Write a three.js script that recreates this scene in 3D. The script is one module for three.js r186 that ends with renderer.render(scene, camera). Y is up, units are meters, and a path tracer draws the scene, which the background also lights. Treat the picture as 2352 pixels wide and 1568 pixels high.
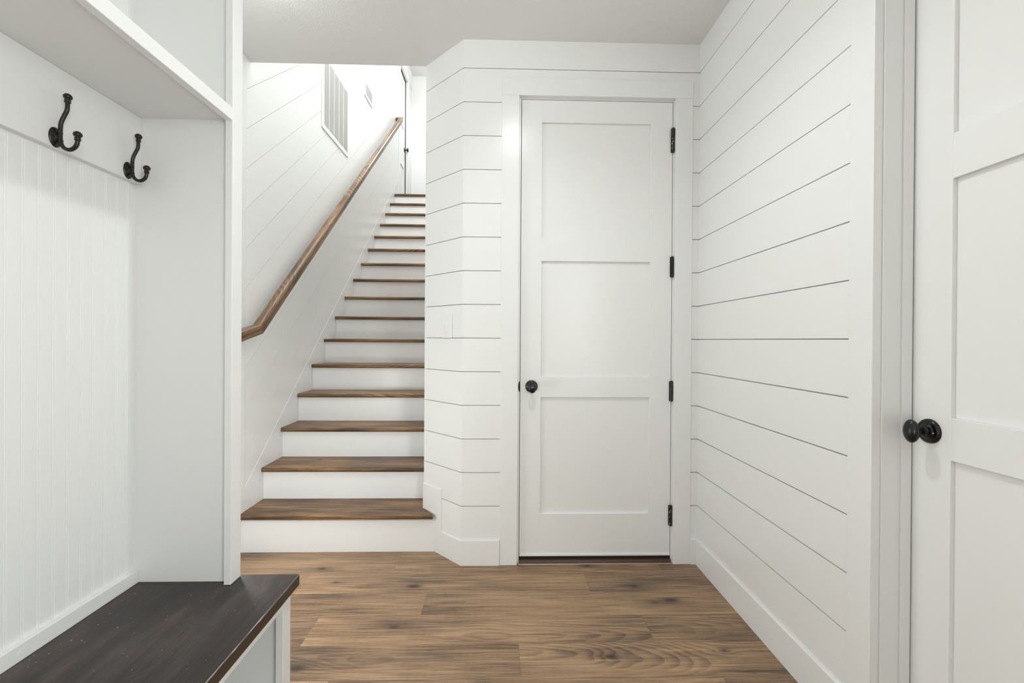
import * as THREE from 'three';
import { RoundedBoxGeometry } from 'three/addons/geometries/RoundedBoxGeometry.js';
import { RectAreaLightUniformsLib } from 'three/addons/lights/RectAreaLightUniformsLib.js';
import { mergeGeometries } from 'three/addons/utils/BufferGeometryUtils.js';

// ---------------------------------------------------------------- camera, renderer, lights
// Everything is laid out in metres: X to the right, Y up, D = depth away from the camera (three's z = -D).
const scene = new THREE.Scene();
scene.background = new THREE.Color(0x000000);
const camera = new THREE.PerspectiveCamera(75.04, 2352 / 1568, 0.02, 60);
camera.position.set(0, 1.2058, 0);
camera.rotation.order = 'YXZ';
camera.rotation.set(-0.00313, -0.02518, 0.0061);
const renderer = new THREE.WebGLRenderer({ antialias: true });
renderer.toneMapping = THREE.LinearToneMapping;
renderer.toneMappingExposure = 1.0;
renderer.shadowMap.enabled = true;
RectAreaLightUniformsLib.init();

// lamps: kind, X, Y, D, candela, colour, label, bare-lens spill
const LAMPS = [  // all out of view; the window and floor lamps are added fill
  ['unseen_downlight', 0.09, 2.8068, 1.36, 2.7, 0xfbfffe, 'round recessed ceiling lamp out of view, in front of the panelled door', 0.56],
  ['window', 1.0672, 1.45, -1.0, 9, 0xfbfffe, 'frosted window in the right wall behind the camera'],
  ['ceiling_light', -1.05, 2.8068, 1.85, 0.5, 0xfbfffe, 'small round opal ceiling light beside the foot of the stairs'],
  ['floor_lamp', -1.2, 0.7, 1.8, 0.57, 0xfbfffe, 'low floor lamp with an opal globe behind the hall tree'],
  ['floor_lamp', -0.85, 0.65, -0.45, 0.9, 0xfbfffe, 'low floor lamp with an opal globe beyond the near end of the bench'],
  ['ceiling_light', -0.9, 5.5, 3.2, 5.6, 0xfbfffe, 'small round opal ceiling light high above the lower stairs'],
  ['unseen_downlight', -0.9, 5.5, 4.0, 11.5, 0xfbfffe, 'unseen recessed lamp in the upper ceiling, lighting the stair flight', 0],
  ['unseen_downlight', -0.8, 5.5, 6.5, 5.2, 0xfbfffe, 'unseen recessed lamp in the upper ceiling, lighting the landing', 0.4],
];

// ---------------------------------------------------------------- helpers
const used = {};
function numbered(name) { const n = used[name] = (used[name] ?? -1) + 1; return n ? `${name}_${String(n).padStart(3, '0')}` : name; }
const origin = new Map();
function base(name, [x, y, d] = [0, 0, 0], data = {}) {
  const g = new THREE.Group(); g.name = numbered(name); g.position.set(x, y, -d); scene.add(g);
  origin.set(g, [x, y, -d]); g.userData = data; return g;
}
const S = (name, at, label) => base(name, at, { kind: 'structure', label });
const T = (name, at, label, category, group) => base(name, at, group ? { label, category, group } : { label, category });
// a part: geometry given in world space becomes a named mesh under its thing, part or piece of the setting
function part(name, geo, mat, parent, label) {
  const g = Array.isArray(geo) ? (geo.length > 1 ? mergeGeometries(geo.map(q => q.index ? q.toNonIndexed() : q)) : geo[0]) : geo;
  const o = origin.get(parent) ?? [0, 0, 0];
  g.translate(-o[0], -o[1], -o[2]);
  const m = new THREE.Mesh(g, mat); m.name = name; m.castShadow = m.receiveShadow = true;
  if (label) m.userData.label = label;
  origin.set(m, o); parent.add(m); return m;
}
// uv in metres from the dominant axis of each face (u along the long way given by 'swap')
function uvm(g, su = 1, sv = 1, swap = false, ou = 0, ov = 0) {
  if (g.index) g = g.toNonIndexed();
  const p = g.attributes.position, n = g.attributes.normal, uv = new Float32Array(p.count * 2);
  for (let i = 0; i < p.count; i++) {
    const ax = Math.abs(n.getX(i)), ay = Math.abs(n.getY(i)), az = Math.abs(n.getZ(i));
    let a, b;
    if (ay >= ax && ay >= az) { a = p.getX(i); b = p.getZ(i); }
    else if (az >= ax) { a = p.getX(i); b = p.getY(i); }
    else { a = p.getZ(i); b = p.getY(i); }
    if (swap) [a, b] = [b, a];
    uv[2 * i] = a * su + ou; uv[2 * i + 1] = b * sv + ov;
  }
  g.setAttribute('uv', new THREE.BufferAttribute(uv, 2)); return g;
}
// box between two corners, in X, Y, D; r > 0 rounds its edges
function box(x0, x1, y0, y1, d0, d1, r = 0) {
  const w = x1 - x0, h = y1 - y0, d = d1 - d0;
  const g = r ? new RoundedBoxGeometry(w, h, d, 2, Math.min(r, w / 2.01, h / 2.01, d / 2.01)) : new THREE.BoxGeometry(w, h, d);
  g.translate((x0 + x1) / 2, (y0 + y1) / 2, -(d0 + d1) / 2);
  return uvm(g);
}
function tube(pts, r, seg = 48, rs = 14) {
  return uvm(new THREE.TubeGeometry(new THREE.CatmullRomCurve3(pts, false, 'centripetal'), seg, r, rs, false));
}
function lathe(profile, seg = 40) { return new THREE.LatheGeometry(profile.map(p => new THREE.Vector2(p[0], p[1])), seg); }

// ---------------------------------------------------------------- seeded noise
function rng(seed) { let s = seed >>> 0; return () => { s = (s + 0x6D2B79F5) >>> 0; let t = s; t = Math.imul(t ^ (t >>> 15), t | 1); t ^= t + Math.imul(t ^ (t >>> 7), t | 61); return ((t ^ (t >>> 14)) >>> 0) / 4294967296; }; }
function hash(x, y, s) { let h = Math.imul(x, 374761393) ^ Math.imul(y, 668265263) ^ Math.imul(s, 1442695041); h = Math.imul(h ^ (h >>> 13), 1274126177); return ((h ^ (h >>> 16)) >>> 0) / 4294967296; }
function vn(x, y, s) {
  const i = Math.floor(x), j = Math.floor(y); let u = x - i, v = y - j; u = u * u * (3 - 2 * u); v = v * v * (3 - 2 * v);
  const a = hash(i, j, s), b = hash(i + 1, j, s), c = hash(i, j + 1, s), d = hash(i + 1, j + 1, s);
  return a + (b - a) * u + (c - a) * v + (a - b - c + d) * u * v;
}
function fbm(x, y, s, o = 4) { let r = 0, a = 0.5, t = 0; for (let k = 0; k < o; k++) { r += a * vn(x, y, s + k * 17); t += a; a *= 0.5; x *= 2.03; y *= 2.03; } return r / t; }
function dataTex(w, h, fn, srgb) {
  const a = new Uint8Array(w * h * 4);
  for (let j = 0; j < h; j++) for (let i = 0; i < w; i++) { const c = fn(i, j), k = (j * w + i) * 4; a[k] = c[0]; a[k + 1] = c[1]; a[k + 2] = c[2]; a[k + 3] = 255; }
  const t = new THREE.DataTexture(a, w, h); t.wrapS = t.wrapT = THREE.RepeatWrapping; t.magFilter = THREE.LinearFilter; t.minFilter = THREE.LinearMipmapLinearFilter; t.generateMipmaps = true;
  if (srgb) t.colorSpace = THREE.SRGBColorSpace; t.needsUpdate = true; return t;
}
const sm = (a, b, x) => { const t = Math.min(1, Math.max(0, (x - a) / (b - a))); return t * t * (3 - 2 * t); };
const mix = (a, b, t) => a + (b - a) * t;
// flat-sawn oak: L x W metres of board, growth rings cut at a shallow angle (cathedrals), pores, knots
function oak(o) {
  const { w, h, L, W, seed, light, mid, dark, ring = 0.0075, contrast = 1, tone = 0, knots = [], pores = 1, cath = 0.05, fig = 0.34 } = o;
  return dataTex(w, h, (i, j) => {
    const x = (i + 0.5) / w * L, y = (j + 0.5) / h * W;
    const yc = W * (0.5 + 0.55 * (vn(x * 0.9, 3.1, seed) - 0.5));
    let kd = 0, kk = 0, sw = 0;
    for (const [kx, ky, kr, ks = 1] of knots) {
      const e = Math.hypot((x - kx) / 2.1, y - ky), q = e / kr;
      kd += ks * Math.exp(-q * q * 1.6); kk += Math.exp(-e * e / (kr * kr * 9)); sw += kr * 2.4 * Math.exp(-q * q * 0.16) * Math.sign(y - ky || 1);
    }
    const wob = (fbm(x * 2.6, y * 22, seed + 5, 3) - 0.5) * 0.03 + (fbm(x * 9, y * 60, seed + 6, 2) - 0.5) * 0.006;
    const dist = y - yc - sw * 0.5 + wob;
    const s = cath * (0.3 + 2.2 * vn(x * 1.15, 7.7, seed + 9)) + 0.01 * vn(x * 7, 2, seed + 3);
    const rho = Math.sqrt(dist * dist + s * s) + kk * 0.012;
    let f = rho / ring + 1.6 * fbm(x * 1.4, y * 9, seed + 21, 2); f -= Math.floor(f);
    const late = sm(0.2, 0.9, f) * (1 - sm(0.93, 1, f));
    const figure = fig * (0.25 + 1.3 * sm(0.35, 0.7, fbm(x * 1.1, y * 7, seed + 25, 2)));
    const str = fbm(x * 9, y * 520, seed + 31, 2), str2 = fbm(x * 6 + wob * 30, y * 130, seed + 41, 3), mid2 = fbm(x * 3.2, y * 30 + wob * 40, seed + 45, 3), blot = fbm(x * 2.2, y * 7, seed + 51, 3);
    const por = sm(0.68, 0.86, vn(x * 34, y * 1000, seed + 61)) * pores;
    let t = 0.5 + tone + contrast * ((0.5 - late) * figure + (str - 0.5) * 0.72 + (str2 - 0.5) * 0.62 + (mid2 - 0.5) * 0.62 + (blot - 0.5) * 0.8) - por * 0.16 - kk * 0.2;
    const cross = (vn(x * 300, y * 16, seed + 71) - 0.5) * 0.05 * vn(x * 3, y * 20, seed + 73); t += cross;
    const c = [0, 0, 0];
    for (let k = 0; k < 3; k++) {
      let v = t < 0.5 ? mix(dark[k], mid[k], Math.max(0, t * 2)) : mix(mid[k], light[k], Math.min(1.25, t * 2 - 1));
      v = mix(v, dark[k] * 0.62, Math.min(1, kd) * 0.85); c[k] = Math.max(0, Math.min(255, v));
    }
    return c;
  }, true);
}

// ---------------------------------------------------------------- materials
const brushed = dataTex(512, 512, (i, j) => { const v = 255 * (0.5 * fbm(i / 512 * 64, j / 512 * 64, 3, 3) + 0.5 * fbm(i / 512 * 180, j / 512 * 180, 8, 2)); return [v, v, v]; });
brushed.repeat.set(2.2, 2.2);
const peel = dataTex(512, 512, (i, j) => { const v = 255 * sm(0.35, 0.75, fbm(i / 512 * 46, j / 512 * 46, 13, 3)); return [v, v, v]; });
peel.repeat.set(4.3, 4.3);
const paint = (r, g, b, rough, bump = 0.00013) => new THREE.MeshStandardMaterial({ color: new THREE.Color().setRGB(r, g, b), roughness: rough, bumpMap: brushed, bumpScale: bump });
const M = {
  wall: paint(0.86, 0.862, 0.85, 0.3),
  trim: paint(0.86, 0.863, 0.855, 0.26),
  door: paint(0.86, 0.862, 0.85, 0.25),
  cabinet: paint(0.845, 0.85, 0.84, 0.42),
  plain: paint(0.86, 0.86, 0.85, 0.6),
  groove: paint(0.6, 0.565, 0.51, 0.8),
  ceiling: new THREE.MeshStandardMaterial({ color: new THREE.Color().setRGB(0.82, 0.815, 0.80), roughness: 0.9, bumpMap: peel, bumpScale: 0.00045 }),
  plastic: new THREE.MeshStandardMaterial({ color: new THREE.Color().setRGB(0.86, 0.86, 0.85), roughness: 0.3 }),
  metalWhite: new THREE.MeshStandardMaterial({ color: new THREE.Color().setRGB(0.84, 0.84, 0.83), roughness: 0.35 }),
  metalGrey: new THREE.MeshStandardMaterial({ color: new THREE.Color().setRGB(0.55, 0.55, 0.54), roughness: 0.5 }),  // mid-grey of the grille screws and switch screw slots
  duct: new THREE.MeshStandardMaterial({ color: new THREE.Color().setRGB(0.72, 0.72, 0.72), roughness: 0.8 }),  // grey tone standing in for the shaded opening behind the fins
  black: new THREE.MeshStandardMaterial({ color: new THREE.Color().setRGB(0.0035, 0.0032, 0.0034), roughness: 0.22, metalness: 0 }),
  bronze: new THREE.MeshStandardMaterial({ color: new THREE.Color().setRGB(0.02, 0.0155, 0.0155), roughness: 0.27, metalness: 0.25 }),
  slot: new THREE.MeshStandardMaterial({ color: new THREE.Color().setRGB(0.002, 0.002, 0.002), roughness: 0.9 }),
  rubber: new THREE.MeshStandardMaterial({ color: new THREE.Color().setRGB(0.012, 0.011, 0.01), roughness: 0.7 }),
  saddle: new THREE.MeshStandardMaterial({ color: new THREE.Color().setRGB(0.062, 0.03, 0.014), roughness: 0.35 }),
  dull: new THREE.MeshStandardMaterial({ color: new THREE.Color().setRGB(0.22, 0.22, 0.23), roughness: 0.45 }),
  steel: new THREE.MeshStandardMaterial({ color: new THREE.Color().setRGB(0.62, 0.58, 0.52), roughness: 0.35, metalness: 0.8 }),
  paintedHinge: new THREE.MeshStandardMaterial({ color: 0xffffff, roughness: 0.35, map: dataTex(64, 256, (i, j) => { const v = sm(0.6, 0.66, fbm(i / 7, j / 14, 77, 3)) * 190; return [4 + v, 4 + v * 0.97, 5 + v * 0.95]; }, true) }),
};

// ---------------------------------------------------------------- measured layout
const DB = 2.38, XA = -0.2063, XR = 1.0672, HC = 2.8068;          // door wall, its left corner, right wall, ceiling
const GROOVE = k => 2.6548 - 0.1799 * k, BASE_TOP = 0.1363, GAP = 0.0019;
const DIAG = 0.3397, XSTAIR = -1.46, XSR = -0.4465, DHEAD = 2.622;
const RUN = 0.2386, RISE = 0.1979, NOSE = k => 2.5102 + RUN * (k - 1), TREAD = k => 0.2187 + RISE * (k - 1), SLOPE = RISE / RUN;
const LAND = TREAD(16), HUP = 5.5, DEND = 7.3, DREAR = -3.2, XL = -1.14;
// shiplap rows: the board between two grooves, and the one above the first groove
const ROWS = [[HC, GROOVE(0)]];
for (let k = 0; k < 14; k++) ROWS.push([GROOVE(k), k < 13 ? GROOVE(k + 1) : BASE_TOP - 0.01]);

// ---------------------------------------------------------------- floor: planks laid across the room
{
  const floor = S('floor', [0, 0, 0], 'brown oak-look plank floor with grey-brown knots');
  part('subfloor', box(-1.7, 1.3, -0.12, -0.0125, DREAR - 0.1, 2.6), M.groove, floor);
  const light = [189, 156, 121], mid = [146, 117, 89], dark = [80, 65, 53];
  const spec = [   // knots (x, y in metres from the plank's far left), tone and figure of the planks in view
    { tone: -0.01, knots: [[1.02, 0.07, 0.011]], cath: 0.03 }, { tone: 0.0, knots: [], cath: 0.05 }, { tone: 0.0, knots: [[0.55, 0.061, 0.019, 1.2], [0.16, 0.1, 0.007]], cath: 0.035 },
    { tone: -0.05, knots: [[0.2226, 0.046, 0.013, 1.1]], cath: 0.05, fig: 0.21 }, { tone: -0.05, knots: [[0.18, 0.1, 0.012], [1.1, 0.07, 0.008]], cath: 0.06 }, { tone: -0.03, knots: [], cath: 0.045 },
    { tone: 0.05, knots: [[1.141, 0.107, 0.021, 1.2], [1.06, 0.09, 0.01, 0.6]], cath: 0.035 }, { tone: 0.0, knots: [[1.06, 0.085, 0.013, 0.8]], cath: 0.04 }, { tone: 0.05, knots: [[0.34, 0.112, 0.011, 1]], cath: 0.075, fig: 0.22 },
    { tone: -0.1, knots: [], cath: 0.08, fig: 0.31 }, { tone: -0.03, knots: [], cath: 0.07 }, { tone: -0.01, knots: [[0.585, 0.062, 0.019, 1.0]], cath: 0.06, fig: 0.21 },
    { tone: 0.02, knots: [[0.351, 0.103, 0.014, 1.0], [0.8, 0.13, 0.006]], cath: 0.075, fig: 0.25 }, { tone: 0.0, knots: [[0.19, 0.09, 0.016, 0.9], [0.8, 0.12, 0.006]], cath: 0.065 }, { tone: 0.02, knots: [[0.3, 0.1, 0.01]], cath: 0.05 },
    { tone: 0.0, knots: [[1.025, 0.054, 0.013, 0.9]], cath: 0.05 },
  ];
  const mats = spec.map((s, i) => new THREE.MeshStandardMaterial({ roughness: 0.46, map: oak({ w: 1280, h: 176, L: 1.405, W: 0.18, seed: 100 + i * 13, light, mid, dark, ring: 0.0105, contrast: 0.7, fig: 0.16, ...s }) }));
  const joint = { '2.48': [-0.55, 12], '2.3': [-0.55, 0], '2.12': [0.4365, 3], '1.94': [-0.344, 6], '1.76': [0.6246, 9], '1.58': [0.079, 12], '1.4': [-0.6, 14] };
  const r = rng(5); let pick = 0;
  for (let row = 0; row < 33; row++) {
    const d0 = 2.48 - row * 0.18, key = String(+d0.toFixed(2)), d1 = Math.min(d0 + 0.18, 2.56);
    const [j0, m0] = joint[key] ?? [-1 + r() * 1.4, Math.floor(r() * 16)];
    for (let n = -2; n <= 2; n++) {
      const a = j0 + n * 1.405, b = a + 1.405, x0 = Math.max(a, -1.56), x1 = Math.min(b, 1.15);
      if (x1 - x0 < 0.02 || d1 <= DREAR) continue;
      const g = box(x0 + 0.00018, x1 - 0.00018, -0.012, 0, Math.max(d0, DREAR) + 0.00012, d1 - 0.00012);
      const p = g.attributes.position, uv = g.attributes.uv;
      for (let i = 0; i < p.count; i++) uv.setXY(i, (p.getX(i) - a) / 1.405, (-p.getZ(i) - d0) / 0.18);
      part('plank', g, mats[(m0 + n + 32) % 16], floor); pick++;
    }
  }
}

// ---------------------------------------------------------------- ceilings
{
  const c = S('ceiling', [0, HC, 0], 'off-white ceiling with orange-peel texture');
  part('ceiling_board', box(-1.7, 1.3, HC, HC + 0.12, DREAR - 0.1, DHEAD), M.ceiling, c);
  const u = S('ceiling', [0, HUP, 0], 'white ceiling above the upper landing');
  part('ceiling_board', box(-1.75, 0.2, HUP, HUP + 0.1, 2.4, DEND + 0.2), M.plain, u);
}

// ---------------------------------------------------------------- door wall with shiplap
const DOORX0 = 0.1035, DOORX1 = 0.9315, HEADY = 2.506;             // clear opening between the jambs
const CAS0 = -0.0016, CAS1 = 0.0925, CAS2 = 0.937, CAS3 = 1.0295, CASY = 2.514, CASTOP = 2.6035;
{
  const w = S('wall_back', [0, 0, DB], 'white shiplap wall around the three-panel door');
  part('backing', [box(XA + 0.006, DOORX0 - 0.025, 0, HC, DB + 0.0095, DB + 0.13), box(DOORX1 + 0.025, 1.25, 0, HC, DB + 0.0095, DB + 0.13), box(DOORX0 - 0.025, DOORX1 + 0.025, HEADY + 0.025, HC, DB + 0.0095, DB + 0.13)], M.groove, w);
  for (const [t, b] of ROWS) {
    if (b > CASTOP - 0.05 && b > 2.6) part('shiplap_board', box(XA, XR, b + GAP, t - (t === HC ? 0 : GAP), DB, DB + 0.014), M.wall, w);
    else {
      part('shiplap_board', box(XA, CAS1 - 0.02, b + GAP, t - GAP, DB, DB + 0.014), M.wall, w);
      part('shiplap_board', box(CAS2 + 0.02, XR, b + GAP, t - GAP, DB, DB + 0.014), M.wall, w);
      if (t > CASTOP) part('shiplap_board', box(CAS1 - 0.02, CAS2 + 0.02, CASTOP - 0.03, t - GAP, DB, DB + 0.014), M.wall, w);
    }
  }
  part('shiplap_board', box(XA, CAS0 + 0.02, 0, BASE_TOP, DB, DB + 0.014), M.wall, w);
  const bb = S('baseboard_back', [0, 0, DB], 'white baseboards beside the door casing');
  part('board', box(XA - 0.003, CAS0, 0, BASE_TOP, DB - 0.009, DB, 0.0015), M.trim, bb);
  part('board', box(CAS3, XR, 0, BASE_TOP, DB - 0.009, DB, 0.0015), M.trim, bb);

  const c = S('trim_1', [(DOORX0 + DOORX1) / 2, 0, DB], 'white flat casing and jambs of the three-panel door');
  part('casing_leg', box(CAS0, CAS1, 0, CASY, DB - 0.004, DB + 0.02, 0.0015), M.trim, c);
  part('casing_leg', box(CAS2, CAS3, 0, CASY, DB - 0.004, DB + 0.02, 0.0015), M.trim, c);
  part('casing_head', box(CAS0 - 0.001, CAS3 + 0.001, CASY, CASTOP, DB - 0.005, DB + 0.02, 0.0015), M.trim, c);
  part('jamb', box(DOORX0 - 0.025, DOORX0, 0, HEADY, DB + 0.02, DB + 0.15, 0.0005), M.trim, c);
  part('jamb', box(DOORX1, DOORX1 + 0.025, 0, HEADY, DB + 0.02, DB + 0.15, 0.0005), M.trim, c);
  part('jamb_head', box(DOORX0 - 0.025, DOORX1 + 0.025, HEADY, HEADY + 0.025, DB + 0.02, DB + 0.15, 0.0005), M.trim, c);
  part('door_stop', [box(DOORX0 + 0.0002, DOORX0 + 0.012, 0, HEADY - 0.0125, DB + 0.066, DB + 0.1), box(DOORX1 - 0.012, DOORX1 - 0.0002, 0, HEADY - 0.0125, DB + 0.066, DB + 0.1), box(DOORX0 + 0.0002, DOORX1 - 0.0002, HEADY - 0.012, HEADY - 0.0002, DB + 0.066, DB + 0.1)], M.rubber, c);
  // strike plate: rounded lip on the left jamb
  const lip = new THREE.Shape(); lip.absellipse(0, 0, 0.0085, 0.029, Math.PI / 2, Math.PI * 1.5, false); lip.lineTo(0, 0.029);
  const lg = new THREE.ExtrudeGeometry(lip, { depth: 0.002, bevelEnabled: false, curveSegments: 20 }); lg.translate(DOORX0 + 0.0006, 0.9555, -(DB + 0.0195));
  part('strike_plate', uvm(lg), M.black, c, 'black rounded strike plate lip');
  // oak saddle under the door
  const sh = new THREE.Shape([[0, 0], [0, 0.009], [0.004, 0.017], [0.014, 0.0215], [0.12, 0.0215], [0.12, 0]].map(p => new THREE.Vector2(...p)));
  const sg = new THREE.ExtrudeGeometry(sh, { depth: DOORX1 - DOORX0, bevelEnabled: false }); sg.rotateY(Math.PI / 2); sg.scale(1, 1, 1);
  sg.translate(DOORX0, 0, -(DB + 0.009));
  part('threshold', uvm(sg), M.saddle, c, 'dark brown door threshold');
  part('threshold_edge', box(DOORX0 - 0.004, DOORX1 + 0.004, 0, 0.0045, DB - 0.003, DB + 0.012, 0.0015), M.steel, c, 'thin metal edge strip');
}

// ---------------------------------------------------------------- shaker doors
// profile doors in local space: x across (0..w), y up, front face z = 0 looking towards +z
function shakerDoor(g, w, y0, y1, rails, stile, recess, thick, mat, frame) {
  const put = (name, x0, x1, a, b, z0, z1, r = 0.0012, label) => {
    const q = r ? new RoundedBoxGeometry(x1 - x0, b - a, z1 - z0, 2, r) : new THREE.BoxGeometry(x1 - x0, b - a, z1 - z0);
    q.translate((x0 + x1) / 2, (a + b) / 2, (z0 + z1) / 2); const u = uvm(q); if (frame) u.applyMatrix4(frame); return part(name, u, mat, g, label);
  };
  put('stile', 0, stile[0], y0, y1, -thick, 0); put('stile', w - stile[1], w, y0, y1, -thick, 0);
  for (const [a, b] of rails) put('rail', stile[0] - 0.0006, w - stile[1] + 0.0006, a, b, -thick, -0.0001, 0.0012);
  for (let i = 0; i + 1 < rails.length; i++) put('panel', stile[0] - 0.005, w - stile[1] + 0.005, rails[i][1] - 0.005, rails[i + 1][0] + 0.005, -thick + recess, -recess, 0);
}
// egg knob on a round rosette: axis +z from the door's face at the origin
function knobGeos() {
  const ros = lathe([[0.0001, 0.0135], [0.012, 0.0135], [0.0165, 0.0125], [0.0195, 0.0098], [0.0225, 0.0088], [0.0265, 0.0086], [0.0305, 0.007], [0.0325, 0.0045], [0.0335, 0.0015], [0.0338, 0]], 56); ros.rotateX(Math.PI / 2);
  const neck = lathe([[0.0001, 0.042], [0.011, 0.042], [0.0115, 0.035], [0.0095, 0.028], [0.0085, 0.02], [0.0105, 0.0145], [0.013, 0.0125]], 32); neck.rotateX(Math.PI / 2);
  const egg = new THREE.SphereGeometry(1, 44, 32); const p = egg.attributes.position;
  for (let i = 0; i < p.count; i++) { const k = p.getZ(i); p.setXYZ(i, p.getX(i) * 0.0215, p.getY(i) * 0.0318, 0.052 + k * (k > 0 ? 0.0135 : 0.0165)); }
  egg.computeVertexNormals();
  return { ros: uvm(ros), neck: uvm(neck), egg: uvm(egg) };
}
const RAILS = (y0, y1) => [[y0, 0.2664], [0.8975, 1.0085], [1.6345, 1.7525], [2.3835, y1]];
{
  // the door in the back wall: its face stands 21 mm behind the wall's
  const DF = DB + 0.0215, y0 = 0.047, y1 = 2.5035, x0 = DOORX0 + 0.0028, x1 = DOORX1 - 0.0028;
  const d = S('door_1', [(x0 + x1) / 2, 0, DF], 'white three-panel door in the shiplap wall');
  shakerDoor(d, x1 - x0, y0, y1, RAILS(y0, y1), [0.1115, 0.119], 0.0115, 0.04, M.door, new THREE.Matrix4().makeTranslation(x0, 0, -DF));
  part('door_sweep', box(x0, x1, 0.0375, 0.0495, DF - 0.004, DF + 0.038, 0.0012), M.trim, d);
  part('sweep_gasket', box(x0 + 0.002, x1 - 0.001, 0.0235, 0.0375, DF + 0.001, DF + 0.034, 0.001), M.rubber, d, 'black rubber gasket under the door');
  const k = knobGeos(), F = new THREE.Matrix4().makeTranslation(0.1675, 0.9565, -DF);
  const kn = part('door_knob', k.egg.applyMatrix4(F), M.black, d, 'black oval knob');
  part('rosette', k.ros.applyMatrix4(F), M.black, kn); part('neck', k.neck.applyMatrix4(F), M.black, kn);
  const bar = new RoundedBoxGeometry(0.0155, 0.0026, 0.003, 2, 0.001); bar.translate(0, 0, 0.066); const stem = new RoundedBoxGeometry(0.003, 0.0055, 0.002, 2, 0.0008); stem.translate(0, -0.002, 0.0658);
  part('grey_bar', [uvm(bar).applyMatrix4(F), uvm(stem).applyMatrix4(F)], M.dull, kn, 'small grey bar on the knob face');  // bar and stem shaped after a pale mark on the knob
  const pin = new THREE.SphereGeometry(0.0022, 14, 10); pin.translate(-0.0245, 0.0005, 0.0092); part('pin', uvm(pin).applyMatrix4(F), M.steel, kn, 'tiny bright release pin');
  for (const [c, len, top] of [[2.2945, 0.129, 1], [1.6088, 0.108, 0], [0.9336, 0.106, 0], [0.2571, 0.1085, 2]]) {
    const hx = DOORX1 - 0.0035, hd = DB + 0.012, geos = [];
    for (let i = 0; i < 5; i++) { const q = new THREE.CylinderGeometry(0.0072, 0.0072, len / 5 - 0.0008, 18); q.translate(hx, c + (i - 2) * len / 5, -hd); geos.push(uvm(q, 6, 6)); }
    const hg = part('hinge', geos, top ? M.paintedHinge : M.black, d, top ? 'black hinge flecked with white paint' : 'black hinge barrel');
    part('hinge_leaf', box(hx - 0.0095, hx + 0.003, c - len / 2, c + len / 2, hd + 0.004, DF + 0.003, 0.0006), M.black, hg);
    for (const s of [-1, 1]) { const t = new THREE.SphereGeometry(0.006, 16, 10); t.scale(1, 0.7, 1); t.translate(hx, c + s * len / 2, -hd); part('hinge_tip', uvm(t), M.black, hg); }
    if (top === 1) { const q = new THREE.CylinderGeometry(0.0092, 0.0092, 0.044, 18); q.translate(hx - 0.001, c + 0.042, -hd + 0.001); part('hinge_cap', uvm(q), M.black, hg); }
  }
}

// ---------------------------------------------------------------- the short angled wall between door wall and stairs
{
  const w = S('wall_diagonal', [XA, 0, DB], 'short angled white shiplap wall beside the stairs');
  w.rotation.y = -Math.PI / 4;
  const lp = (name, x0, x1, y0, y1, z0, z1, mat, r = 0) => { const q = r ? new RoundedBoxGeometry(x1 - x0, y1 - y0, z1 - z0, 2, r) : new THREE.BoxGeometry(x1 - x0, y1 - y0, z1 - z0); q.translate((x0 + x1) / 2, (y0 + y1) / 2, (z0 + z1) / 2); const m = new THREE.Mesh(uvm(q), mat); m.name = name; m.castShadow = m.receiveShadow = true; w.add(m); return m; };
  lp('backing', -DIAG + 0.006, -0.004, 0, HC, -0.12, -0.0095, M.groove);
  for (const [t, b] of ROWS) lp('shiplap_board', -DIAG, 0, b + GAP, t - (t === HC ? 0 : GAP), -0.014, 0, M.wall);
  lp('shiplap_board', -DIAG, 0, 0, BASE_TOP - 0.012, -0.014, 0, M.wall);
  lp('skirt_board', -DIAG - 0.002, -0.1675, 0, 0.3656, 0, 0.0058, M.trim, 0.0015);
  lp('baseboard', -0.1675, 0.003, 0, 0.1325, 0, 0.0065, M.trim, 0.0015);
  // light switch on it
  const s = base('light_switch', [XA, 0, DB], { label: 'white rocker light switch on the angled shiplap wall beside the stairs', category: 'light switch' });
  const cx = -0.1237, cy = 1.2795; s.rotation.y = -Math.PI / 4; s.position.set(XA + cx * Math.SQRT1_2, cy, -DB + cx * Math.SQRT1_2);
  const sp = (name, geo, mat, parent = s) => { const m = new THREE.Mesh(uvm(geo), mat); m.name = name; m.castShadow = m.receiveShadow = true; parent.add(m); return m; };
  let q = new RoundedBoxGeometry(0.0795, 0.1285, 0.0062, 3, 0.0026); q.translate(0, 0, 0.0031); const plate = sp('plate', q, M.plastic);
  q = new RoundedBoxGeometry(0.034, 0.0665, 0.003, 2, 0.001); q.translate(0, 0, 0.0065); sp('rocker_frame', q, M.plastic);
  q = new RoundedBoxGeometry(0.0265, 0.0345, 0.005, 2, 0.0012); q.rotateX(0.09); q.translate(0, -0.0135, 0.0085); const rk = sp('rocker', q, M.plastic);
  q = new RoundedBoxGeometry(0.0265, 0.0265, 0.003, 2, 0.0008); q.rotateX(-0.09); q.translate(0, 0.0165, 0.0077); sp('rocker_top', q, M.plastic, rk);
  for (const y of [-0.048, 0.048]) { q = new THREE.CylinderGeometry(0.0033, 0.0033, 0.0014, 18); q.rotateX(Math.PI / 2); q.translate(0, y, 0.0066); const sc = sp('screw', q, M.metalWhite, plate); q = new THREE.BoxGeometry(0.0052, 0.0008, 0.0004); q.translate(0, y, 0.00745); sp('slot', q, M.metalGrey, sc); }
}

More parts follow.
